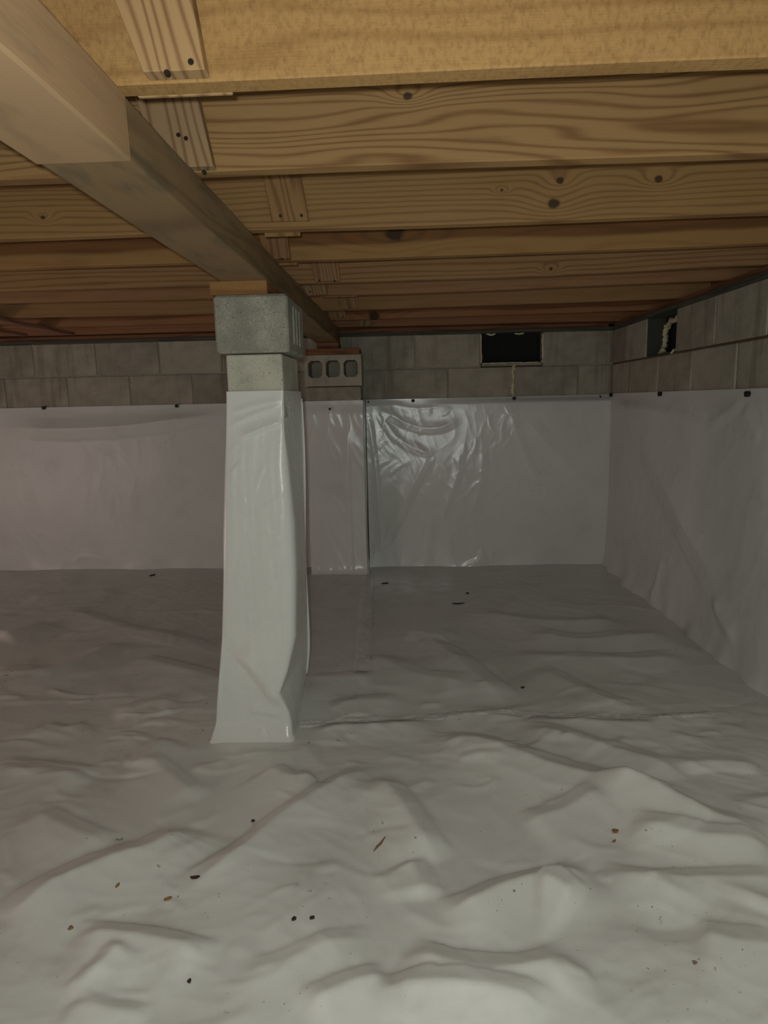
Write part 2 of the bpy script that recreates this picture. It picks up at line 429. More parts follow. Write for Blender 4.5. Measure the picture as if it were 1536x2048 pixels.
# ------------------------------------------------------------------ joists
PINE = lin(206, 166, 108); PINE_D = lin(148, 104, 60)
def kn(pxs, Y, r):
    out = []
    for (x, y), rr in zip(pxs, r):
        p = ony(x, y, Y); out.append((p[0], p[2]-ZJ, rr))
    return out
JD = [  # back face Y, light, dark, heart, knots px, radii, rough, freq, contrast, warp, bow, label
 (1.040, lin(214, 172, 108), lin(166, 120, 66), None, [], [], .75, 45, .4, .7, 0.0, 'thick yellow rough-sawn floor joist with a mottled face, ninth from the back wall'),
 (1.405, lin(200, 160, 104), lin(146, 104, 62), None, [(815, 192)], [.0085], 0, 120, .75, 2.0, 0.0, 'tan floor joist with swirling cathedral grain and one dark knot, eighth from the back wall'),
 (1.858, lin(196, 156, 100), lin(148, 106, 64), None, [(1118, 364), (1106, 409), (1312, 363), (1003, 382)], [.010, .0155, .010, .004], 0, 130, .6, .8, .018, 'tan floor joist with wavy lengthwise grain and several dark knots, seventh from the back wall'),
 (2.235, lin(200, 156, 98), lin(160, 114, 66), (.042, lin(146, 98, 54)), [(790, 466)], [.03], 0, 40, .3, .9, .03, 'two-tone floor joist, dark brown above and yellow below, sixth from the back wall'),
 (2.640, lin(200, 158, 106), lin(146, 102, 62), (.085, lin(150, 104, 64)), [(1098, 541)], [.007], 0, 110, .65, .6, .04, 'floor joist with straight pale and brown stripes, fifth from the back wall'),
 (2.935, lin(196, 150, 104), lin(152, 108, 68), None, [], [], 0, 60, .3, .6, .04, 'plain dull brown floor joist, fourth from the back wall'),
 (3.395, lin(196, 156, 104), lin(154, 114, 70), None, [], [], 0, 60, .25, .6, .03, 'olive brown floor joist, third from the back wall'),
 (3.800, lin(196, 144, 100), lin(148, 100, 64), (.03, lin(150, 96, 62)), [(748, 632)], [.03], 0, 60, .3, .6, .03, 'reddish brown floor joist, second from the back wall'),
 (4.180, lin(194, 142, 100), lin(146, 98, 64), None, [], [], 0, 60, .3, .6, .0, 'dark reddish brown floor joist, next to the back wall'),
]
TJ = .038
joists = []
for i, (yk, lt, dk, heart, kp, kr, rough, fr, con, wp, bow, lab) in enumerate(JD):
    knots = kn(kp, yk-TJ, kr)
    if i == 2: knots.append((-.95, .05, .006))
    mat = wood('joist_wood_%d' % i, lt, dk, 0, fr, knots, heart, rough, con, wp, seed=1.7*i)
    xs = np.linspace(XL, XR+.143, 40); V = []; Fc = []
    rr = random.Random(i)
    for k, x in enumerate(xs):
        dy = -bow*(x+.35)**2*(1 if x > -.35 else .25); e = .002
        ch = .0025
        prof = [(-TJ+ch, 0), (-ch, 0), (0, ch), (0, .235), (-TJ, .235), (-TJ, ch)]
        wob = .0015*math.sin(x*2.1+i)+.001*math.sin(x*5.3+2*i)
        for (a, b_) in prof: V.append((x, yk+a+dy, ZJ+b_+(wob if b_ < .1 else 0)))
    n_ = 6
    for k in range(len(xs)-1):
        for q in range(n_):
            q2 = (q+1) % n_
            Fc.append((k*n_+q, (k+1)*n_+q, (k+1)*n_+q2, k*n_+q2))
    Fc.append(tuple(range(n_))); Fc.append(tuple((len(xs)-1)*n_+q for q in range(n_-1, -1, -1)))
    o = obj('floor_joist', V, Fc, mat, origin=(0, yk, ZJ))
    tag(o, lab, 'joist', 'floor joists over the crawl space'); joists.append((o, yk, lt, dk))

def nail(parent, p):
    V = []; Fc = []
    for k in range(8):
        a = 2*math.pi*k/8; V.append((p[0]+.0042*math.cos(a), p[1]-.0015, p[2]+.0042*math.sin(a)))
    for k in range(8): V.append((V[k][0], p[1]+.004, V[k][2]))
    Fc.append(tuple(range(8)))
    for k in range(8): Fc.append((k, k+8, (k+1) % 8+8, (k+1) % 8))
    return obj('nail', V, Fc, M['nail'])
def keep(o, parent):
    o.parent = parent; o.matrix_parent_inverse = Matrix.Translation(parent.location).inverted()
def keep2(o, child, parent):
    o.parent = child; o.matrix_parent_inverse = (Matrix.Translation(parent.location) @ child.matrix_parent_inverse @ Matrix.Translation(child.location)).inverted()
def splice(ji, corners, th, light, dark, nails=(), ztop=None, zbot=None):
    jo, yk, _, _ = joists[ji]
    yf = yk-TJ-th
    c = [ony(x, y, yf) for x, y in corners]          # TL TR BR BL
    if ztop:
        for a, b_ in ((0, 3), (1, 2)):
            t = (ztop-c[b_][2])/(c[a][2]-c[b_][2]); c[a] = c[b_]+(c[a]-c[b_])*t
    if zbot:
        for a, b_ in ((0, 3), (1, 2)):
            t = (zbot-c[a][2])/(c[b_][2]-c[a][2]); c[b_] = c[a]+(c[b_]-c[a])*t
    fr_ = [np.array([q[0], yf, q[2]]) for q in c]; bk = [q+np.array([0, th-.0008, 0]) for q in fr_]
    V = fr_+bk
    cen = sum(fr_)/4
    ax = (fr_[0]+fr_[1]-fr_[2]-fr_[3]); ang = math.atan2(ax[0], ax[2])
    mt = wood('splice_wood', light, dark, 2, 95, seed=ji*3.1+.4, contrast=.8, warp=1.6)
    Rm = Matrix.Rotation(ang, 3, 'Y')
    loc = [tuple(Rm.inverted() @ Vector(v-cen)) for v in V]
    o = obj('splice_board', loc, [(3, 2, 1, 0), (4, 5, 6, 7), (0, 1, 5, 4), (1, 2, 6, 5), (2, 3, 7, 6), (3, 0, 4, 7)], mt)
    bm = bmesh.new(); bm.from_mesh(o.data); bmesh.ops.recalc_face_normals(bm, faces=bm.faces); bm.to_mesh(o.data); bm.free()
    bevel_mesh(o.data, .0015, 1)
    o.location = tuple(cen); o.rotation_euler = (0, ang, 0); keep(o, jo)
    for (x, y) in nails:
        nl = nail(o, ony(x, y, yf)); nl.parent = o
        nl.matrix_parent_inverse = (Matrix.Translation(jo.location) @ o.matrix_parent_inverse @ Matrix.Translation(o.location) @ Matrix.Rotation(ang, 4, 'Y')).inverted()
    return o
PL, PD = lin(214, 178, 124), lin(150, 110, 74)
splice(0, [(228, 0), (384, 0), (411, 150), (291, 158)], .028, PL, PD, [(382, 124), (334, 146)], ztop=ZSUB-.003, zbot=ZJ+.001)
splice(1, [(268, 190), (394, 188), (430, 352), (330, 356)], .028, lin(202, 168, 124), lin(148, 112, 78), [(372, 277), (357, 270), (408, 344)], ztop=ZSUB-.02, zbot=ZJ+.001)
splice(2, [(528, 361), (603, 359), (618, 441), (543, 442)], .012, lin(190, 150, 98), lin(140, 100, 62), [(561, 432), (603, 431)], ztop=ZJ+.2)
splice(3, [(520, 478), (575, 478), (582, 529), (535, 530)], .028, lin(184, 140, 94), lin(140, 100, 66), [(564, 518)], ztop=ZJ+.2, zbot=ZJ+.001)
splice(4, [(624, 528), (676, 527), (681, 567), (632, 569)], .022, lin(200, 160, 112), lin(150, 112, 78), [(639, 561), (669, 562)], ztop=ZJ+.2, zbot=ZJ+.001)
splice(5, [(606, 572), (653, 570), (654, 589), (614, 591)], .022, lin(200, 162, 114), lin(150, 112, 76), [(620, 584)], ztop=ZJ+.2)
splice(6, [(678, 596), (714, 594), (718, 623), (684, 624)], .022, lin(200, 162, 114), lin(150, 112, 76), [(692, 621)], ztop=ZJ+.2, zbot=ZJ+.001)
splice(7, [(656, 624), (690, 622), (692, 636), (660, 637)], .022, lin(200, 162, 114), lin(150, 112, 76), [(685, 635)], ztop=ZJ+.2)
splice(8, [(718, 643), (742, 641), (743, 654), (720, 655)], .02, lin(200, 162, 114), lin(150, 112, 76), ztop=ZJ+.2, zbot=ZJ+.001)
def back_splice(ji, xa, xb_, drop, light, dark):
    jo, yk, _, _ = joists[ji]
    o = bevbox('splice_board', (xa, xb_, yk+.0005, yk+.008, ZJ-drop, ZJ+.2), wood('splice_wood_back', light, dark, 2, 60, seed=ji+.9), jo, .0015)
back_splice(0, -.385, -.245, .002, PL, PD)
back_splice(2, -.372, -.275, .006, lin(190, 150, 98), lin(140, 100, 62))
back_splice(3, -.405, -.345, .006, lin(184, 140, 94), lin(140, 100, 66))
back_splice(5, -.36, -.20, .004, lin(200, 162, 114), lin(150, 112, 76))

# furring strips nailed under the joists at the far left
def strip(x0, x1, y0, y1, z0, z1, lab):
    tag(bevbox('furring_strip', (x0, x1, y0, y1, z0, z1), M['strap'], w_=.0015), lab, 'furring strip')
strip(-2.075, -1.975, 1.9, 4.02, ZJ-.019, ZJ, 'wide pinkish furring strip nailed flat under the joists, running to the back wall')
strip(-2.315, -2.265, 1.9, 4.02, ZJ-.019, ZJ, 'narrow pinkish furring strip nailed under the joists beside the wide strip')

# ------------------------------------------------------------------ girder
GX0, GX1, GZ0 = -.540, -.398, 1.428
def beam(x0, x1, y0, y1, z0, z1, mat, lab):
    o = boxes('girder_beam', [(x0, x1, y0, y1, z0, z1)], mat, origin=((x0+x1)/2, (y0+y1)/2, z0))
    bm = bmesh.new(); bm.from_mesh(o.data)
    bmesh.ops.subdivide_edges(bm, edges=[e for e in bm.edges if abs(e.verts[0].co.y-e.verts[1].co.y) > .5], cuts=30)
    bm.to_mesh(o.data); bm.free(); bevel_mesh_long(o.data, .004)
    return tag(o, lab, 'beam', 'girder timbers')
def bevel_mesh_long(me, w_):
    bm = bmesh.new(); bm.from_mesh(me); bm.normal_update()
    ed = [e for e in bm.edges if len(e.link_faces) == 2 and e.calc_face_angle(0) > .5 and abs(e.verts[0].co.y-e.verts[1].co.y) > .01]
    bmesh.ops.bevel(bm, geom=ed, offset=w_, segments=2, affect='EDGES', profile=.5)
    for v in bm.verts:
        v.co.x += .0012*math.sin(v.co.y*7+v.co.z*20); 
    bm.to_mesh(me); bm.free()
beam(GX0-.002, GX1, YB, 1.030, GZ0-.002, ZJ, wood('girder_near', lin(214, 180, 136), lin(186, 150, 110), 1, 25, contrast=.25, warp=.7, seed=4, stain=.25), 'pale tan squared girder timber, its end butted against the weathered timber')
beam(GX0, GX1-.004, 1.0308, 4.215, GZ0, ZJ, wood('girder_far', lin(176, 150, 108), lin(130, 104, 72), 1, 40, contrast=.4, warp=.9, seed=6, stain=.5), 'weathered grey-brown girder timber resting on the concrete pier and the back pilaster')

# ------------------------------------------------------------------ concrete pier
PY = 2.02
pier = empty('concrete_pier', (-.46, 2.2, 0)); tag(pier, 'freestanding grey concrete block pier carrying the wooden girder', 'pier')
def capblock():
    x0, x1, y0, y1, z0, z1 = -.568, -.346, PY, PY+.30, 1.222, 1.391
    bm = bmesh.new()
    # plan outline with three flutes on each long side
    def side(xs, sgn):
        pts = []; L_ = y1-y0
        for yc in (.33, .52, .71):
            yy = y0+L_*yc
            pts += [(xs, yy-.016), (xs-sgn*.006, yy-.011), (xs-sgn*.006, yy+.011), (xs, yy+.016)]
        return pts
    out = [(x0+.006, y0), (x1-.006, y0), (x1, y0+.008)]+side(x1, 1)+[(x1, y1-.006), (x1-.006, y1), (x0+.006, y1), (x0, y1-.006)]+side(x0, -1)[::-1]+[(x0, y0+.008)]
    n_ = len(out)
    zs = [z0, z0+.008, z0+.03, z0+.031, z1-.024, z1-.023, z1-.008, z1]
    flat = lambda x: min(max(x, x0), x1)
    V = []; cx, cy = (x0+x1)/2, (y0+y1)/2
    for k, z in enumerate(zs):
        ins = .006 if k in (0, len(zs)-1) else 0
        for (x, y) in out:
            if k in (0, 1, 2, 5, 6, 7):                    # no flutes near top and bottom
                if abs(x-x0) < .0065 and y0+.02 < y < y1-.02: x = x0
                if abs(x-x1) < .0065 and y0+.02 < y < y1-.02: x = x1
            V.append((x+(ins if x < cx else -ins), y+(ins if y < cy else -ins), z))
    Fc = []
    for k in range(len(zs)-1):
        for q in range(n_):
            q2 = (q+1) % n_; Fc.append((k*n_+q, k*n_+q2, (k+1)*n_+q2, (k+1)*n_+q))
    Fc.append(tuple(range(n_-1, -1, -1))); Fc.append(tuple((len(zs)-1)*n_+q for q in range(n_)))
    o = obj('cap_block', V, Fc, M['pier'], origin=(cx, cy, z0)); keep(o, pier)
    o['label'] = 'wider fluted concrete block on top'
capblock()
zt = 1.2215
for k in range(6):
    bx_ = (-.547, -.374, PY+.030, PY+.318) if k == 0 else (-.532, -.445, PY+.045, PY+.30)
    o = bevbox('concrete_block', (*bx_, max(zt-.2, .0), zt-.002), M['pier'], pier, .006, 2); zt -= .2032
tag(bevbox('shim_board', (-.572, -.402, PY-.012, PY+.20, 1.390, GZ0+.0005), wood('shim_wood', lin(196, 150, 92), lin(150, 104, 58), 0, 30, seed=2, contrast=.6, rough_sawn=.3), w_=.002), 'short yellow wood shim between the concrete pier and the girder', 'wood shim')

# plastic wrap around the pier
rows = [  # y px, left x, front right corner x, rear silhouette x, front Y, corner radius
 (782, 451.5, 566.5, 597, 2.0445, .004), (815, 451.5, 566.5, 598, 2.044, .005), (850, 451, 567, 600, 2.043, .007), (880, 450, 569, 601, 2.038, .014), (930, 447, 575, 603, 2.030, .03),
 (1050, 443, 588, 606, 2.015, .045), (1150, 443, 592, 608, 2.005, .045), (1280, 440, 590, 613, 1.995, .035),
 (1345, 437, 574, 614, 1.990, .015), (1385, 434, 560, 610, 1.986, .008), (1430, 431, 579, 602, 1.982, .012), (1458, 429, 584, 596, 1.976, .02), (1474, 424, 585, 592, 1.962, .02), (1481, 415, 588, 590, 1.945, .02)]
tabz = []; 
for (y, xl, xf, xr, yf, r) in rows:
    a = ony(xl, y, yf); b_ = ony(xf, y, yf); z = (a[2]+b_[2])/2
    bx = float(np.interp(z, [.0, .03, .15, .28, .5, .85, 1.12], [-.405, -.395, -.380, -.377, -.3750, -.367, -.3645]))
    tabz.append((z, a[0], b_[0], bx, yf, r))
tabz = np.array(tabz[::-1])
zs = np.linspace(max(tabz[0, 0], .0), tabz[-1, 0], 190)
zs = np.r_[-.004, zs]
ringN = 200
def interp(k): return np.interp(zs, tabz[:, 0], tabz[:, k])
fl, frx, brx, yfr, rad = (interp(k) for k in range(1, 6))
for arr in (fl, brx, yfr):
    arr[1:] = np.convolve(np.pad(arr[1:], 5, mode='edge'), np.ones(11)/11, 'valid')
VW = np.zeros((len(zs), ringN, 3))
for i, z in enumerate(zs):
    c4 = [(fl[i], yfr[i]), (frx[i], yfr[i]), (brx[i], PY+.328), (min(fl[i]+.002, -.549), PY+.328)]
    rr = [.007+.4*rad[i], rad[i], .012, .012]; pts = []
    for q in range(4):
        p = Vector(c4[q]); a = (Vector(c4[q-1])-p).normalized(); b_ = (Vector(c4[(q+1) % 4])-p).normalized()
        r = rr[q]
        for s in np.linspace(0, 1, 9):
            pts.append(tuple((p+a*r)*(1-s)**2+p*2*s*(1-s)+(p+b_*r)*s*s))
    pts = np.array(pts+[pts[0]]); L_ = np.r_[0, np.cumsum(np.hypot(*(pts[1:]-pts[:-1]).T))]
    # a fixed share of vertices on each side so that columns stay straight
    marks = [0, 9, 18, 27, 36]; share = [90, 60, 25, 25]; u = []
    for q in range(4):
        u += list(np.linspace(L_[marks[q]], L_[marks[q+1]], share[q], endpoint=False))
    u = np.array(u); VW[i, :, 0] = np.interp(u, L_, pts[:, 0]); VW[i, :, 1] = np.interp(u, L_, pts[:, 1]); VW[i, :, 2] = z
# creases
cxs = VW[:, :, 0].mean(1, keepdims=True); nrm = np.stack([VW[:, :, 0]-(-.46), (VW[:, :, 1]-2.2)*.8], 2)
nrm /= np.linalg.norm(nrm, axis=2, keepdims=True)
isf = (VW[:, :, 1] < yfr[:, None]+.02)
Pf = np.stack([VW[:, :, 0], VW[:, :, 2]], 2).reshape(-1, 2); Hf = np.zeros(len(Pf))
def fr2(pts): return [(ony(x, y, 2.02)[0], ony(x, y, 2.02)[2]) for x, y in pts]
for pts, wpx, dr, sd in [([(474, 880), (530, 859), (567, 844)], 6, .009, -1), ([(452, 858), (504, 833), (568, 812)], 4, .005, -1), ([(452, 832), (517, 812), (568, 803)], 4, .004, -1),
        ([(467, 1296), (503, 1331), (533, 1367), (560, 1408)], 20, .016, -1), ([(467, 1255), (451, 1310), (447, 1370), (454, 1440)], 6, .006, 1), ([(455, 948), (475, 925)], 4, .003, 1), ([(500, 1412), (570, 1422)], 7, .005, -1), ([(526, 1440), (548, 1468)], 5, .004, 1)]:
    w_ = wpx/FPX*2.0
    fold(Pf, Hf, fr2(pts), dr, w_, w_*4, sd)
scatter(Pf, Hf, 45, (-.57, -.38, .02, 1.0), 4, (.03, .12), (.006, .016), (.0004, .0016), (.6, 2.6))
Hf = Hf.reshape(VW.shape[:2])
an = np.broadcast_to(np.arange(ringN)[None]/ringN*22, VW.shape[:2]); zz = VW[:, :, 2]
soft = .0030*perlin(an*.35, zz*2.0, 3)+.0010*perlin(an*.8, zz*4+an*.6, 5)+.0006*(1-np.abs(perlin(an*.9+zz*5, zz*5, 8)))
edge = sstep((1.105-zz)/.25)
disp = soft*(.05+.95*edge)
sidef = np.zeros_like(zz); sidef[:, 92:148] = 1
# crumpled taped band on the right side near the top
disp += sidef*np.exp(-((zz-1.05)/.05)**2)*.004*np.abs(perlin(an*2, zz*60, 2))
VW[:, :, 0] += nrm[:, :, 0]*disp; VW[:, :, 1] += nrm[:, :, 1]*disp-Hf*isf
Vf = np.concatenate([VW, VW[:, :1]], 1).reshape(-1, 3)
wrap = grid_obj('pier_wrap', Vf, ringN+1, len(zs), M['pier_liner'])
tag(wrap, 'creased white plastic sheet wrapped around the concrete pier', 'plastic wrap')
# free edge of the wrap sticking out at the rear corner
fz = np.linspace(.06, 1.085, 60); Vq = []
for z in fz:
    x = np.interp(z, zs, brx)
    for t in np.linspace(0, 1, 5):
        Vq.append((x-.008+.012*t+.003*math.sin(z*9)*t, PY+.322+.008*math.sin(z*4+1)*t, z))
fl_ = grid_obj('seam_flap', np.array(Vq), 5, 60, M['pier_liner'], wrap, .0008)

# ------------------------------------------------------------------ pilaster on the back wall under the girder end
PX0, PX1, PYF = -.607, -.263, 4.052
pil = empty('block_pilaster', (-.435, 4.15, 0)); tag(pil, 'concrete block pilaster against the back wall under the girder end', 'pilaster')
def cored_block(x0, x1, y0, y1, z0, z1):
    xs = [x0]; wall_ = .028; hw = .085
    gaps = (x1-x0-3*hw)/4; holes = []
    for k in range(3):
        a = x0+gaps*(k+1)+hw*k; holes.append((a, a+hw))
    hz0, hz1 = z0+.052, z1-.032
    bl = [(x0, x1, y0, y1, z0, hz0), (x0, x1, y0, y1, hz1, z1), (x0, x1, y1-.03, y1, hz0, hz1)]
    ed = [x0]+[v for h in holes for v in h]+[x1]
    for k in range(0, len(ed), 2): bl.append((ed[k], ed[k+1], y0, y1-.03, hz0, hz1))
    # chamfered hole corners
    V = []; Fc = []
    for b_ in bl:
        k = len(V); V += boxv(*b_); Fc += [tuple(i+k for i in f) for f in BF]
    for (a, b_) in holes:
        for (cx, sx) in ((a, 1), (b_, -1)):
            for (cz, sz) in ((hz0, 1), (hz1, -1)):
                k = len(V); c_ = .016
                V += [(cx, y0, cz), (cx+sx*c_, y0, cz), (cx, y0, cz+sz*c_), (cx, y1-.03, cz), (cx+sx*c_, y1-.03, cz), (cx, y1-.03, cz+sz*c_)]
                Fc += [(k, k+1, k+2), (k+3, k+5, k+4), (k+1, k+4, k+5, k+2)]
    o = obj('cored_block', V, Fc, M['block_back'], origin=((x0+x1)/2, y0, z0)); keep(o, pil)
    bm = bmesh.new(); bm.from_mesh(o.data); bmesh.ops.recalc_face_normals(bm, faces=bm.faces); bm.to_mesh(o.data); bm.free()
    o['label'] = 'concrete block laid on edge with three open cores'
cored_block(PX0, PX1, PYF, D-.001, 1.166, 1.350)
zt = 1.162
for k in range(6):
    bevbox('concrete_block', (PX0, PX1-.006, PYF+.002, D-.001, max(zt-.193, 0), zt), M['block_back'], pil, .005, 1); zt -= .197
tag(bevbox('bearing_plate', (PX0+.01, PX1-.01, PYF+.005, D-.003, 1.351, 1.388), M['plate'], w_=.002), 'red-brown board lying on the pilaster under the girder end', 'board')
tag(bevbox('shim_board', (-.535, -.40, PYF+.05, D-.02, 1.3885, GZ0+.0005), M['plate'], w_=.002), 'dark red shim between the pilaster board and the girder end', 'wood shim')

# ------------------------------------------------------------------ vents and foam
v1 = empty('foundation_vent', ((VX0+VX1)/2, D+.11, VZ0)); tag(v1, 'black foundation vent set in the back wall, foam around its edges', 'vent')
o = bevbox('vent_panel', (VX0, VX1, D+.10, D+.129, VZ0-.004, ZW-.001), M['black'], v1, .002)
for b_ in [(VX0, VX0+.012, D+.085, D+.10, VZ0, ZW-.001), (VX1-.012, VX1, D+.085, D+.10, VZ0, ZW-.001), (VX0+.012, VX1-.012, D+.085, D+.10, VZ0, VZ0+.01)]: bevbox('vent_frame', b_, M['black'], v1, .001)
v2 = empty('foundation_vent', (XR+.11, (RY0+RY1)/2, RZ0)); tag(v2, 'black foundation vent recessed in the right wall beside thick yellow foam', 'vent')
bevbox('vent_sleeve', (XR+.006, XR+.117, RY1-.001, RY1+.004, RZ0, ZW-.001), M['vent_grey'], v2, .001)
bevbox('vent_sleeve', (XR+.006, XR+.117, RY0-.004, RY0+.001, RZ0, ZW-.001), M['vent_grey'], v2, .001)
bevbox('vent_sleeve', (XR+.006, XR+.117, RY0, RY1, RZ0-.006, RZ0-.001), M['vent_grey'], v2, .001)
bevbox('vent_panel', (XR+.118, XR+.129, RY0, RY1, RZ0, ZW-.001), M['black'], v2, .002)
for b_ in [(XR+.10, XR+.118, RY1-.012, RY1, RZ0, ZW-.001), (XR+.10, XR+.118, RY0, RY0+.012, RZ0, ZW-.001)]: bevbox('vent_frame', b_, M['black'], v2, .001)
def path(pts, n=5): return [tuple(p) for p in smooth_poly(np.array(pts, float), n)]
def foam(name, pts, r, lab, lump=.35, seed=1, n=5):
    P = path(pts, n); rg = random.Random(seed)
    P = [(p[0]+rg.uniform(-1, 1)*r*.35, p[1]+rg.uniform(-1, 1)*r*.3, p[2]+rg.uniform(-1, 1)*r*.35) for p in P]
    return tag(tube(name, P, r, M['foam'], seg=9, lump=lump, seed=seed), lab, 'foam', 'expanding foam around the vents')
fy = D+.004
x_, z_ = X0B+2*B, ZW-C
foam('foam_bead', [(x_+.012, fy-.004, z_+.012), (x_, fy-.004, z_-.03), (x_+.001, fy-.004, z_-.08), (x_-.001, fy-.004, z_-.12), (x_, fy-.004, ZL-.002)], .0085, 'thin lumpy foam line running down the block joint below the back vent', .5, 3, 7)
foam('foam_bead', [(VX1+.002, fy, ZW-.008), (VX1+.001, fy, ZW-.07), (VX1+.003, fy, VZ0+.02), (VX1-.004, fy, VZ0)], .0065, 'foam strip up the edge of the back vent nearer the corner', .45, 4)
foam('foam_bead', [(VX0, fy, ZW-.006), (VX0-.001, fy, ZW-.05), (VX0+.001, fy, VZ0+.03), (VX0, fy, VZ0)], .004, 'thin foam strip up the edge of the back vent nearer the pilaster', .45, 5)
foam('foam_bead', [(VX0+.004, fy, VZ0-.002), (VX0+.15, fy, VZ0-.001), (VX1-.01, fy, VZ0-.002)], .0035, 'thin foam strip along the bottom edge of the back vent', .45, 6, 9)
for k, (a, lab) in enumerate([(.10, 'small foam crumb under the sill near the middle of the back vent top'), (.56, 'small foam crumb on the back vent top toward the corner')]):
    xx = VX0+(VX1-VX0)*a*1.6 if k == 0 else VX0+(VX1-VX0)*.62
    foam('foam_crumb', [(xx-.03, fy, ZW-.004), (xx, fy, ZW-.008), (xx+.03, fy, ZW-.004)], .005, lab, .6, 8+k, 4)
fx = XR+.098
foam('foam_bead', [(XR+.06, RY0+.02, ZW-.014), (fx-.02, RY0+.16, ZW-.022), (fx, RY1-.07, ZW-.028), (fx-.004, RY1-.035, ZW-.045), (fx-.002, RY1-.014, ZW-.085), (fx-.002, RY1-.012, ZW-.14), (fx-.012, RY1-.012, RZ0+.025), (fx-.004, RY1-.014, RZ0+.006)], .0135, 'thick lumpy yellow foam bead bent around the right wall vent', .4, 12, 5)
foam('foam_crumb', [(XR+.05, RY1-.02, RZ0+.002), (XR+.065, RY1-.05, RZ0+.006), (XR+.07, RY1-.1, RZ0+.002)], .008, 'foam crumb lying in the far corner of the right vent sill', .5, 13, 3)
foam('foam_crumb', [(XR-.001, RY0+.05, RZ0-.012), (XR+.004, RY0+.03, RZ0+.002), (XR+.03, RY0+.02, RZ0+.003)], .006, 'foam drip hanging over the near lip of the right vent', .5, 14, 3)

# ------------------------------------------------------------------ wall liners
def wall_sheet(name, A, Bp, z0, z1, out, nu, nv, mat, lab, folds=(), amp=1.0, seed=0, toz=.0, base_out=.02, topfun=None, gap=.006, bowl=None, fs=1.0, crumple=0):
    """sheet in the vertical plane from A to Bp (xy); `out` is the unit vector into the room"""
    A = np.array(A, float); Bp = np.array(Bp, float); L_ = np.hypot(*(Bp-A))
    u = np.linspace(0, L_, nu); v = np.linspace(0, 1, nv); U_, V_ = np.meshgrid(u, v)
    top = z1+(topfun(U_) if topfun else 0)
    Z = z0+(top-z0)*V_
    P = np.stack([U_.ravel(), Z.ravel()], 1); H = np.zeros(len(P))
    for pts, w_, dr, wn, sd in folds: fold(P, H, pts, dr*fs, w_, wn, sd)
    if crumple: scatter(P, H, crumple, (0, L_, .02, z1-.03), seed, (.04, .22), (.008, .03), (.0003, .0011), (.5, 2.4))
    H = H.reshape(U_.shape)
    wx = U_+.12*perlin(U_*2, Z*2, seed+1); wz = Z+.12*perlin(U_*2+9, Z*2, seed+2)
    n1 = perlin(wx*2.2, wz*1.3, seed+3)*.006+perlin(wx*5, wz*3.5, seed+4)*.0022
    rid = (1-np.abs(perlin(wx*7+wz*2, wz*4.5, seed+5)))**3*.0012+(1-np.abs(perlin(wx*15, wz*9+wx*6, seed+6)))**3*.0006
    env = sstep((top-Z)/.10)
    low = np.exp(-(Z-z0)/.10)
    pleat = low*.012*perlin(U_*7, Z*1.0, seed+7)
    h = gap+amp*env*(n1+.006+rid*1.3)+H*env+base_out*(.6+.8*perlin(U_*5, U_*0+.5, seed+9))*np.exp(-(Z-z0)/.05)+pleat*amp+.002
    if bowl:
        r2 = (U_-bowl[0])**2+(Z-bowl[1])**2; h = h+.5*bowl[2]*(bowl[3]**2*(1-np.exp(-r2/bowl[3]**2)))*sstep((top-Z)/.04)
    h = np.maximum(h, .0035)
    X = A[0]+(Bp-A)[0]/L_*U_+out[0]*h; Y = A[1]+(Bp-A)[1]/L_*U_+out[1]*h
    V3 = np.stack([X.ravel(), Y.ravel(), Z.ravel()], 1)
    o = grid_obj(name, V3, nu, nv, mat)
    return tag(o, lab, 'plastic sheet', 'white wall liner sheets')
def bk(pts, x_off): # pixel line -> (u, z) on the back wall
    return [(ony(x, y, D)[0]-x_off, ony(x, y, D)[2]) for x, y in pts]
# left of the pilaster
xo = XL
fl_left = [(bk([(0, 868), (120, 872), (260, 866), (380, 850), (460, 838)], xo), .10, .030, .10, -1),
           (bk([(60, 826), (120, 832), (160, 826)], xo), .03, .004, .05, -1),
           (bk([(280, 828), (340, 824), (400, 816)], xo), .03, .004, .05, -1),
           (bk([(120, 1128), (170, 1104), (230, 1118)], xo), .05, .010, .10, 1)]
sh_left = wall_sheet('wall_liner', (XL, D), (PX0-.002, D), -.006, ZL-.004, (0, -1), 420, 150, M['left_liner'], 'white plastic sheet on the back wall, on the pier side of the pilaster', fl_left, .7, 1, crumple=60)
# right of the pilaster
xo = PX1+.012
fr_ = lambda pts: bk(pts, xo)
fl_right = [(fr_([(738, 806), (746, 860), (756, 930), (762, 1010), (766, 1090), (756, 1125)]), .03, .007, .05, 1),
            (fr_([(742, 808), (775, 835), (830, 860), (880, 862), (930, 840)]), .05, .008, .06, -1),
            (fr_([(780, 806), (820, 818), (890, 816)]), .02, .004, .03, -1),
            (fr_([(745, 815), (790, 880), (850, 910), (880, 890)]), .05, .006, .05, -1),
            (fr_([(870, 905), (840, 960), (815, 1010), (790, 1060), (765, 1110)]), .06, .010, .08, 1),
            (fr_([(930, 880), (920, 950), (900, 1010), (880, 1060)]), .05, .006, .05, 1),
            (fr_([(970, 880), (968, 960), (945, 1040)]), .05, .005, .05, 1),
            (fr_([(1028, 800), (1035, 850), (1060, 920), (1090, 980)]), .05, .006, .05, 1),
            (fr_([(1050, 820), (1120, 900), (1170, 950), (1210, 985)]), .08, .010, .08, 1),
            (fr_([(920, 1128), (950, 1115), (962, 1098), (975, 1130)]), .04, .012, .06, 1)]
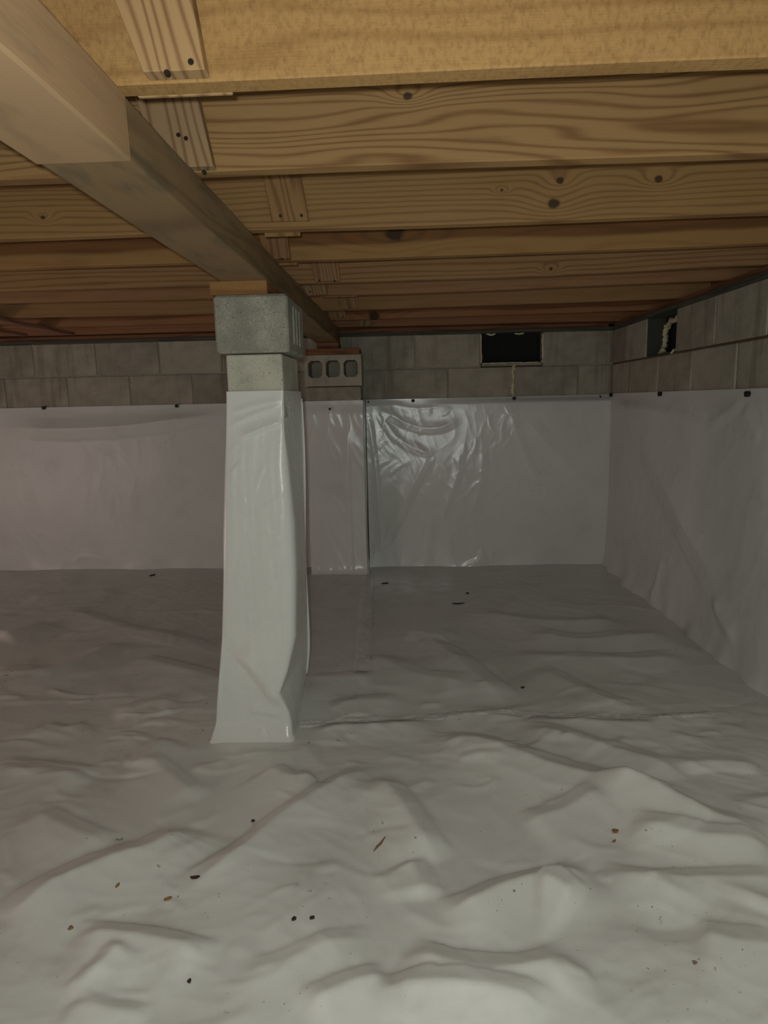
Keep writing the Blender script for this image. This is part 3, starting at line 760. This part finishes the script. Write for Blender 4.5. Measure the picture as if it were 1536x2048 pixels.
sh_right = wall_sheet('wall_liner', (PX1+.012, D), (XR-.004, D), -.006, ZL, (0, -1), 330, 230, M['wall_liner'], 'shiny white plastic sheet on the back wall between the pilaster and the corner', fl_right, .45, 20, bowl=(ony(830, 802, D)[0]-PX1-.012, HC, .25, .55), fs=.45, crumple=160)
# around the pilaster: front and right side in one sheet
def pil_sheet():
    nz = 130; us = np.r_[np.linspace(PX0-.004, PX1+.004, 70)]
    V = []; zsx = np.linspace(-.006, 1.079, nz)
    sy = np.linspace(PYF-.012, D-.014, 24)
    for z in zsx:
        row = []
        for x in us:
            t = (x-PX0)/(PX1-PX0)
            h = .008+.004*float(perlin(np.array([x*6.]), np.array([z*3.]), 31)[0])+.003*(1-abs(float(perlin(np.array([x*14.+z*4]), np.array([z*5.]), 33)[0])))**2
            h += .006*math.exp(-((t-.72)/.05)**2)*min(1, max(0, (1.0-z)*3))
            h *= min(1, max(.3, (1.079-z)/.08))
            row.append((x, PYF-h-.03*math.exp(-(z+.006)/.03), z))
        for y in sy[1:]:
            row.append((PX1+.006+.004*float(perlin(np.array([y*8.]), np.array([z*3.]), 35)[0])+.012*math.exp(-(z+.006)/.04), y, z))
        V += row
    o = grid_obj('wall_liner', np.array(V), 70+23, nz, M['wall_liner'])
    return tag(o, 'white plastic sheet folded around the block pilaster', 'plastic sheet', 'white wall liner sheets')
sh_pil = pil_sheet()
# right wall
def rk(pts): return [(onx(x, y, XR)[1]-YB, onx(x, y, XR)[2]) for x, y in pts]
fl_rw = [(rk([(1228, 800), (1270, 860), (1340, 1010), (1400, 1130), (1450, 1220)]), .16, .022, .22, 1),
         (rk([(1330, 1105), (1318, 1160), (1308, 1200)]), .05, .012, .08, 1),
         (rk([(1228, 790), (1330, 815), (1440, 850)]), .05, .006, .09, -1),
         (rk([(1420, 860), (1470, 830), (1498, 792)]), .05, .006, .08, 1),
         (rk([(1500, 800), (1516, 840), (1536, 870)]), .05, .006, .08, -1),
         (rk([(1430, 1190), (1445, 1240), (1480, 1290)]), .05, .012, .09, 1)]
sh_rw = wall_sheet('wall_liner', (XR, YB), (XR, D-.012), -.006, ZL+.006, (-1, 0), 520, 150, M['right_liner'], 'dull white plastic sheet hung along the right wall below the blocks', fl_rw, .9, 40, base_out=.05)
for nm, a, b_, out in (('left', (XL, YB), (XL, D), (1, 0)), ('rear', (XL, YB), (XR, YB), (0, 1))):
    s_ = wall_sheet('wall_liner', a, b_, -.006, ZL, out, 60, 20, M['right_liner'], 'white plastic sheet on the %s wall' % ('far left' if nm == 'left' else 'rear'), (), 1.0, 60)

def fastener(sheet, p, out, kind='pin'):
    out = Vector(out); up = Vector((0, 0, 1)); rt = out.cross(up)
    p = Vector(p)
    def disc(name, r, d0, d1, mat, tilt=(0, 0)):
        V = []; Fc = []
        for k in range(12):
            a = 2*math.pi*k/12
            V.append(p+rt*(r*math.cos(a))+up*(r*math.sin(a))+out*d0)
        for k in range(12): V.append(V[k]+out*(d1-d0))
        V.append(p+out*(d1+r*.25))
        for k in range(12):
            k2 = (k+1) % 12; Fc += [(k, k2, k2+12, k+12), (k+12, k2+12, 24)]
        o = obj(name, [tuple(v) for v in V], Fc, mat, smooth=False); o.parent = sheet
        bm = bmesh.new(); bm.from_mesh(o.data); bmesh.ops.recalc_face_normals(bm, faces=bm.faces); bm.to_mesh(o.data); bm.free()
        return o
    if kind == 'washer':
        w0 = disc('fastener', .016, -.010, .003, M['washer']); h = disc('pin_head', .006, .002, .008, M['pin']); h.parent = w0
    elif kind == 'grey':
        w0 = disc('fastener', .011, -.010, .003, M['washer']); h = disc('pin_head', .007, .002, .009, M['pin']); h.parent = w0
    else:
        disc('fastener', .011, -.010, .010, M['pin'])
for (x, y, k) in [(90, 816, 'pin'), (355, 812, 'pin')]:
    q = ony(x, y, D); fastener(sh_left, (q[0], D-.012, q[2]), (0, -1, 0), k)
q = ony(660, 818, PYF); fastener(sh_pil, (q[0], PYF-.008, q[2]), (0, -1, 0), 'grey')
for (x, y, k) in [(737, 804, 'washer'), (826, 800, 'pin'), (1027, 793, 'pin'), (1198, 789, 'grey')]:
    q = ony(x, y, D); fastener(sh_right, (q[0], D-.022, min(q[2], ZL-.012)), (0, -1, 0), k)
for (x, y, k) in [(1224, 789, 'pin'), (1322, 788, 'pin'), (1498, 788, 'pin')]:
    q = onx(x, y, XR-.01); fastener(sh_rw, (XR-.014, q[1], min(q[2], ZL-.004)), (-1, 0, 0), k)

# ------------------------------------------------------------------ floor sheet
xs = np.r_[np.linspace(XL, -2.75, 28)[:-1], np.arange(-2.75, XR-.004, .008), XR-.004]
ys = np.r_[np.linspace(YB, .75, 40)[:-1], np.arange(.75, 2.2, .0065), np.arange(2.2, D-.004, .0085), D-.004]
GXX, GYY = np.meshgrid(xs, ys); PF = np.stack([GXX.ravel(), GYY.ravel()], 1); HF = np.zeros(len(PF))
# creases: (pixel line along the dark, far-falling side, width in px, strength)
CREASE = [
 ([(740, 1528), (650, 1580), (550, 1640), (475, 1705), (400, 1757), (330, 1800)], 26, 1.1),
 ([(352, 1648), (300, 1695), (225, 1720), (125, 1760), (50, 1800), (-20, 1835)], 34, 1.0),
 ([(150, 1868), (250, 1872), (350, 1888), (445, 1915)], 32, 1.0),
 ([(242, 1903), (190, 1950), (130, 1998)], 18, 1.0),
 ([(138, 2004), (225, 2018), (310, 2030)], 22, .8),
 ([(332, 1472), (290, 1500), (245, 1538)], 16, .9),
 ([(-20, 1520), (100, 1530), (210, 1547)], 26, .7),
 ([(80, 1615), (175, 1662), (242, 1684)], 30, .7),
 ([(300, 1508), (360, 1548), (418, 1596)], 22, .8),
 ([(550, 1530), (590, 1552), (625, 1545)], 20, .9),
 ([(590, 2020), (675, 1975), (775, 1938)], 32, .8),
 ([(465, 1942), (560, 1925), (650, 1885), (750, 1862)], 24, .45),
 ([(848, 1474), (950, 1483), (1030, 1508), (1120, 1540), (1200, 1562), (1300, 1588), (1420, 1596)], 24, 1.15),
 ([(1030, 1453), (1120, 1470), (1220, 1500), (1320, 1527), (1400, 1552)], 20, 1.0),
 ([(1200, 1552), (1293, 1592), (1393, 1628), (1560, 1672)], 24, 1.2),
 ([(1250, 1648), (1368, 1676), (1560, 1694)], 20, .9),
 ([(1030, 1640), (1110, 1620), (1190, 1592)], 22, .7),
 ([(766, 1556), (808, 1595), (843, 1640), (878, 1690), (905, 1722)], 32, 1.0),
 ([(868, 1814), (935, 1800), (985, 1775), (1048, 1755), (1118, 1740), (1165, 1722)], 28, 1.25),
 ([(1070, 1762), (1120, 1772), (1170, 1795)], 30, .8),
 ([(1190, 1726), (1268, 1748), (1368, 1755), (1560, 1752)], 22, 1.0),
 ([(835, 1720), (860, 1760), (870, 1800)], 30, .7),
 ([(815, 1882), (900, 1918), (990, 1930), (1070, 1920), (1135, 1890)], 40, .9),
 ([(740, 1972), (868, 1974), (968, 1985), (1068, 2002), (1125, 2030)], 36, .85),
 ([(1085, 1962), (1130, 1948), (1190, 1948)], 18, .5),
 ([(1390, 1850), (1460, 1870), (1550, 1880)], 34, .6),
 ([(880, 1275), (941, 1330), (990, 1368), (1045, 1408)], 26, .9),
 ([(1050, 1260), (1150, 1277), (1250, 1275), (1345, 1268)], 12, 1.0),
 ([(1010, 1300), (1120, 1312), (1260, 1316), (1370, 1306)], 12, .9),
 ([(940, 1220), (1030, 1235), (1150, 1246), (1245, 1240)], 11, .9),
 ([(1080, 1334), (1150, 1368), (1210, 1398), (1280, 1420)], 18, .8),
 ([(760, 1305), (830, 1345), (900, 1362), (960, 1370)], 16, .8),
 ([(800, 1265), (860, 1262), (920, 1275)], 12, .7),
 ([(-20, 1275), (45, 1258), (80, 1246)], 12, .9),
 ([(135, 1212), (210, 1237), (270, 1257), (360, 1275), (445, 1302)], 14, 1.0),
 ([(-20, 1342), (90, 1342), (150, 1322), (230, 1283)], 16, .9),
 ([(220, 1422), (300, 1406), (365, 1396)], 12, .8),
 ([(95, 1444), (135, 1452), (172, 1440)], 10, .9),
 ([(280, 1318), (345, 1332), (438, 1354)], 14, .9),
 ([(60, 1195), (150, 1190), (240, 1178)], 9, .8),
 ([(620, 1352), (700, 1350), (760, 1356)], 9, .7),
 ([(640, 1412), (720, 1396), (800, 1400)], 12, .7),
 ([(600, 1462), (700, 1452), (800, 1448), (870, 1440)], 9, 1.1),
 ([(870, 1438), (960, 1428), (1040, 1422)], 8, 1.0),
 ([(1030, 1440), (1140, 1444), (1260, 1450), (1330, 1446)], 9, .9),
 ([(1290, 1448), (1350, 1436), (1425, 1428)], 8, 1.0),
 ([(470, 1500), (560, 1498), (640, 1482)], 12, .6),
]
for pts, wpx, st in CREASE:
    pp = np.array(pts, float); fp = np.array([onz(x, y, 0)[:2] for x, y in pp])
    i = len(pp)//2; tdir = pp[i]-pp[i-1]; npx = np.array([-tdir[1], tdir[0]])/np.hypot(*tdir)
    mid = pp[i]; a = onz(*(mid-npx*wpx/2), 0)[:2]; b_ = onz(*(mid+npx*wpx/2), 0)[:2]
    tf = fp[i]-fp[i-1]; tf /= np.hypot(*tf); nf = np.array([-tf[1], tf[0]])
    wf = abs((b_-a)@nf)*1.6; wf = max(wf, .03)
    dist = np.hypot(*fp[i]); el = math.atan2(HC, dist)
    drop = wf*math.tan(.5*el)*st*1.3
    side = 1 if nf @ (fp[i]-np.array([-.45, -.1])) > 0 else -1
    fold(PF, HF, fp, drop, wf, min(wf*2.3, .22), side)
scatter(PF, HF, 150, (-1.2, 1.0, .85, 2.1), 5, (.05, .22), (.010, .03), (.0012, .004), (-.9, .9))
scatter(PF, HF, 170, (-2.6, 1.25, 2.0, 4.1), 6, (.10, .45), (.02, .06), (.001, .0042), (-.7, .7))
scatter(PF, HF, 14, (.55, 1.2, .8, 1.8), 9, (.2, .6), (.03, .07), (.006, .018), (-.7, .5))
scatter(PF, HF, 14, (-2.4, -.9, .8, 1.8), 10, (.2, .6), (.03, .07), (.006, .018), (-.5, .7))
scatter(PF, HF, 70, (-2.0, 1.2, 1.75, 2.35), 8, (.06, .3), (.012, .03), (.002, .006), (-.3, .3))
px_, py_ = PF[:, 0], PF[:, 1]
wx = px_+.15*perlin(px_*1.7, py_*1.7, 1); wy = py_+.15*perlin(px_*1.7+5, py_*1.7, 2)
HF += .012*perlin(wx*1.6, wy*1.3, 3)+.005*perlin(wx*3.3+wy, wy*3.0, 4)
HF += .0022*(1-np.abs(perlin(wx*5+wy*3, wy*4.5, 5)))**3+.0008*perlin(wx*7, wy*9, 6)
msk = sstep((perlin(px_*1.3, py_*1.3, 9)+.35)/.5)
HF += msk*(.0012*(1-np.abs(perlin(wx*13+wy*5, wy*14, 7)))**4+.0003*perlin(wx*30, wy*34, 8))
# keep the edges on the ground and calm it round the pier
edge = np.minimum.reduce([(px_-XL)/.2, (XR-px_)/.10, (D-py_)/.10, (py_-YB)/.2]); HF = HF*(.35+.65*sstep(edge))
pd = np.hypot(np.maximum(np.abs(px_+.47)-.10, 0), np.maximum(np.abs(py_-2.17)-.19, 0)); HF = HF*sstep(pd/.12)+.002
HF = np.where((px_ > -2.7) & (py_ > .78), HF, HF*.6)
HGT = HF.reshape(GXX.shape)
ground = grid_obj('ground_sheet', np.stack([px_, py_, HF], 1), len(xs), len(ys), M['floor_liner'])
tag(ground, 'rumpled white plastic vapour barrier sheet covering the whole floor', 'plastic sheet')
def hz(x, y):
    i = np.clip(np.searchsorted(xs, x)-1, 0, len(xs)-2); j = np.clip(np.searchsorted(ys, y)-1, 0, len(ys)-2)
    tx = (x-xs[i])/(xs[i+1]-xs[i]); ty = (y-ys[j])/(ys[j+1]-ys[j])
    return (HGT[j, i]*(1-tx)+HGT[j, i+1]*tx)*(1-ty)+(HGT[j+1, i]*(1-tx)+HGT[j+1, i+1]*tx)*ty
def tape(pts, width, lab, seed, cr=.0045):
    P = smooth_poly([onz(x, y, 0)[:2] for x, y in pts], 40); nv = 9; V = []
    for i, p in enumerate(P):
        t = P[min(i+1, len(P)-1)]-P[max(i-1, 0)]; t /= np.hypot(*t); n_ = np.array([-t[1], t[0]])
        for k in range(nv):
            q = p+n_*(k/(nv-1)-.5)*width*(1+.05*math.sin(i*.3))
            pr = float(perlin(np.array([i*.22]), np.array([k*.4]), seed)[0])
            V.append((q[0], q[1], float(hz(q[0], q[1]))+.0012+(cr*(1-abs(pr))**4 if 0 < k < nv-1 else 0)))
    o = grid_obj('seam_tape', np.array(V), nv, len(P), M['tape'], ground)
    o['label'] = lab
tape([(724, 1352), (730, 1240), (735, 1152)], .07, 'glossy clear tape over the lengthwise floor seam', 3)
tape([(600, 1450), (720, 1442), (860, 1437), (1000, 1430), (1150, 1438), (1300, 1442), (1425, 1430)], .05, 'glossy crumpled tape over the crosswise floor seam', 5)
tape([(618, 1385), (660, 1384), (712, 1384)], .16, 'glossy tape patch beside the pier foot', 6, .0008)

# ------------------------------------------------------------------ debris lying on the sheet
def flake(px, py, L_, W_, ang, mat, lab, curl=.3, seed=0):
    z = .012
    for _ in range(6): p = onz(px, py, z); z = .5*z+.5*float(hz(p[0], p[1]))
    z = float(hz(p[0], p[1])); rg = random.Random(seed); n_ = 9; V = []; Fc = []
    for side in (0, 1):
        for k in range(n_):
            a = 2*math.pi*k/n_; r = 1+rg.uniform(-.3, .3)
            x = L_/2*math.cos(a)*r; y = W_/2*math.sin(a)*r
            V.append((x*math.cos(ang)-y*math.sin(ang), x*math.sin(ang)+y*math.cos(ang), (.0035 if side else 0)+curl*abs(x)*.5))
    V.append((0, 0, .005))
    Fc.append(tuple(range(n_-1, -1, -1)))
    for k in range(n_):
        k2 = (k+1) % n_; Fc += [(k, k2, k2+n_, k+n_), (k+n_, k2+n_, 2*n_)]
    o = obj('debris_flake', V, Fc, mat); o.location = (p[0], p[1], z+.0008)
    tag(o, lab, 'debris', 'bits of debris on the floor sheet')
for i, (x, y, l, w_, a, mk, lab) in enumerate([
 (390, 1757, .020, .008, .1, 'debris', 'small dark oblong crumb beside the long diagonal crease'),
 (305, 1151, .045, .02, .9, 'debris', 'dark curled leaf scrap on the floor sheet near the back left liner'),
 (770, 1167, .04, .016, .4, 'debris', 'dark chip on the floor sheet in front of the pilaster seam'),
 (588, 1840, .011, .008, 1.2, 'debris', 'round dark speck of soil beside a flatter paler one'),
 (624, 1837, .012, .007, .2, 'debris', 'flatter paler speck of soil beside a rounder dark one'),
 (760, 1690, .052, .006, 1.05, 'debris2', 'thin brown twig lying along a floor crease'),
 (1230, 1664, .018, .012, .3, 'debris2', 'brown dirt clump on a bright floor fold'),
 (1228, 1684, .012, .006, .8, 'debris2', 'tiny tan dirt speck below the brown clump'),
 (506, 1643, .010, .008, 0, 'debris', 'tiny dark grain on the floor sheet above the long crease'),
 (379, 1964, .009, .007, 1.4, 'debris', 'tiny dark grain on the pale flat of the near floor sheet'),
 (142, 1858, .010, .008, .4, 'debris2', 'tan dirt speck at the root of the short left crease'),
 (235, 1773, .012, .006, 1.4, 'debris2', 'tan sliver of dirt beside the wide left crease'),
 (335, 1800, .018, .007, .5, 'debris2', 'brown crumb at the end of the long diagonal crease'),
 (935, 1187, .020, .016, .4, 'debris', 'dark pellet on the floor sheet before the back liner'),
 (1045, 1376, .016, .010, .4, 'debris', 'dark pellet in the middle of the floor sheet'),
 (915, 1208, .06, .012, .1, 'debris', 'dark streak of debris near the back liner'),
 (1408, 1292, .016, .012, .4, 'debris', 'dark pellet at the foot of the right wall sheet')]):
    flake(x, y, l, w_, a, M[mk], lab, .12, i)
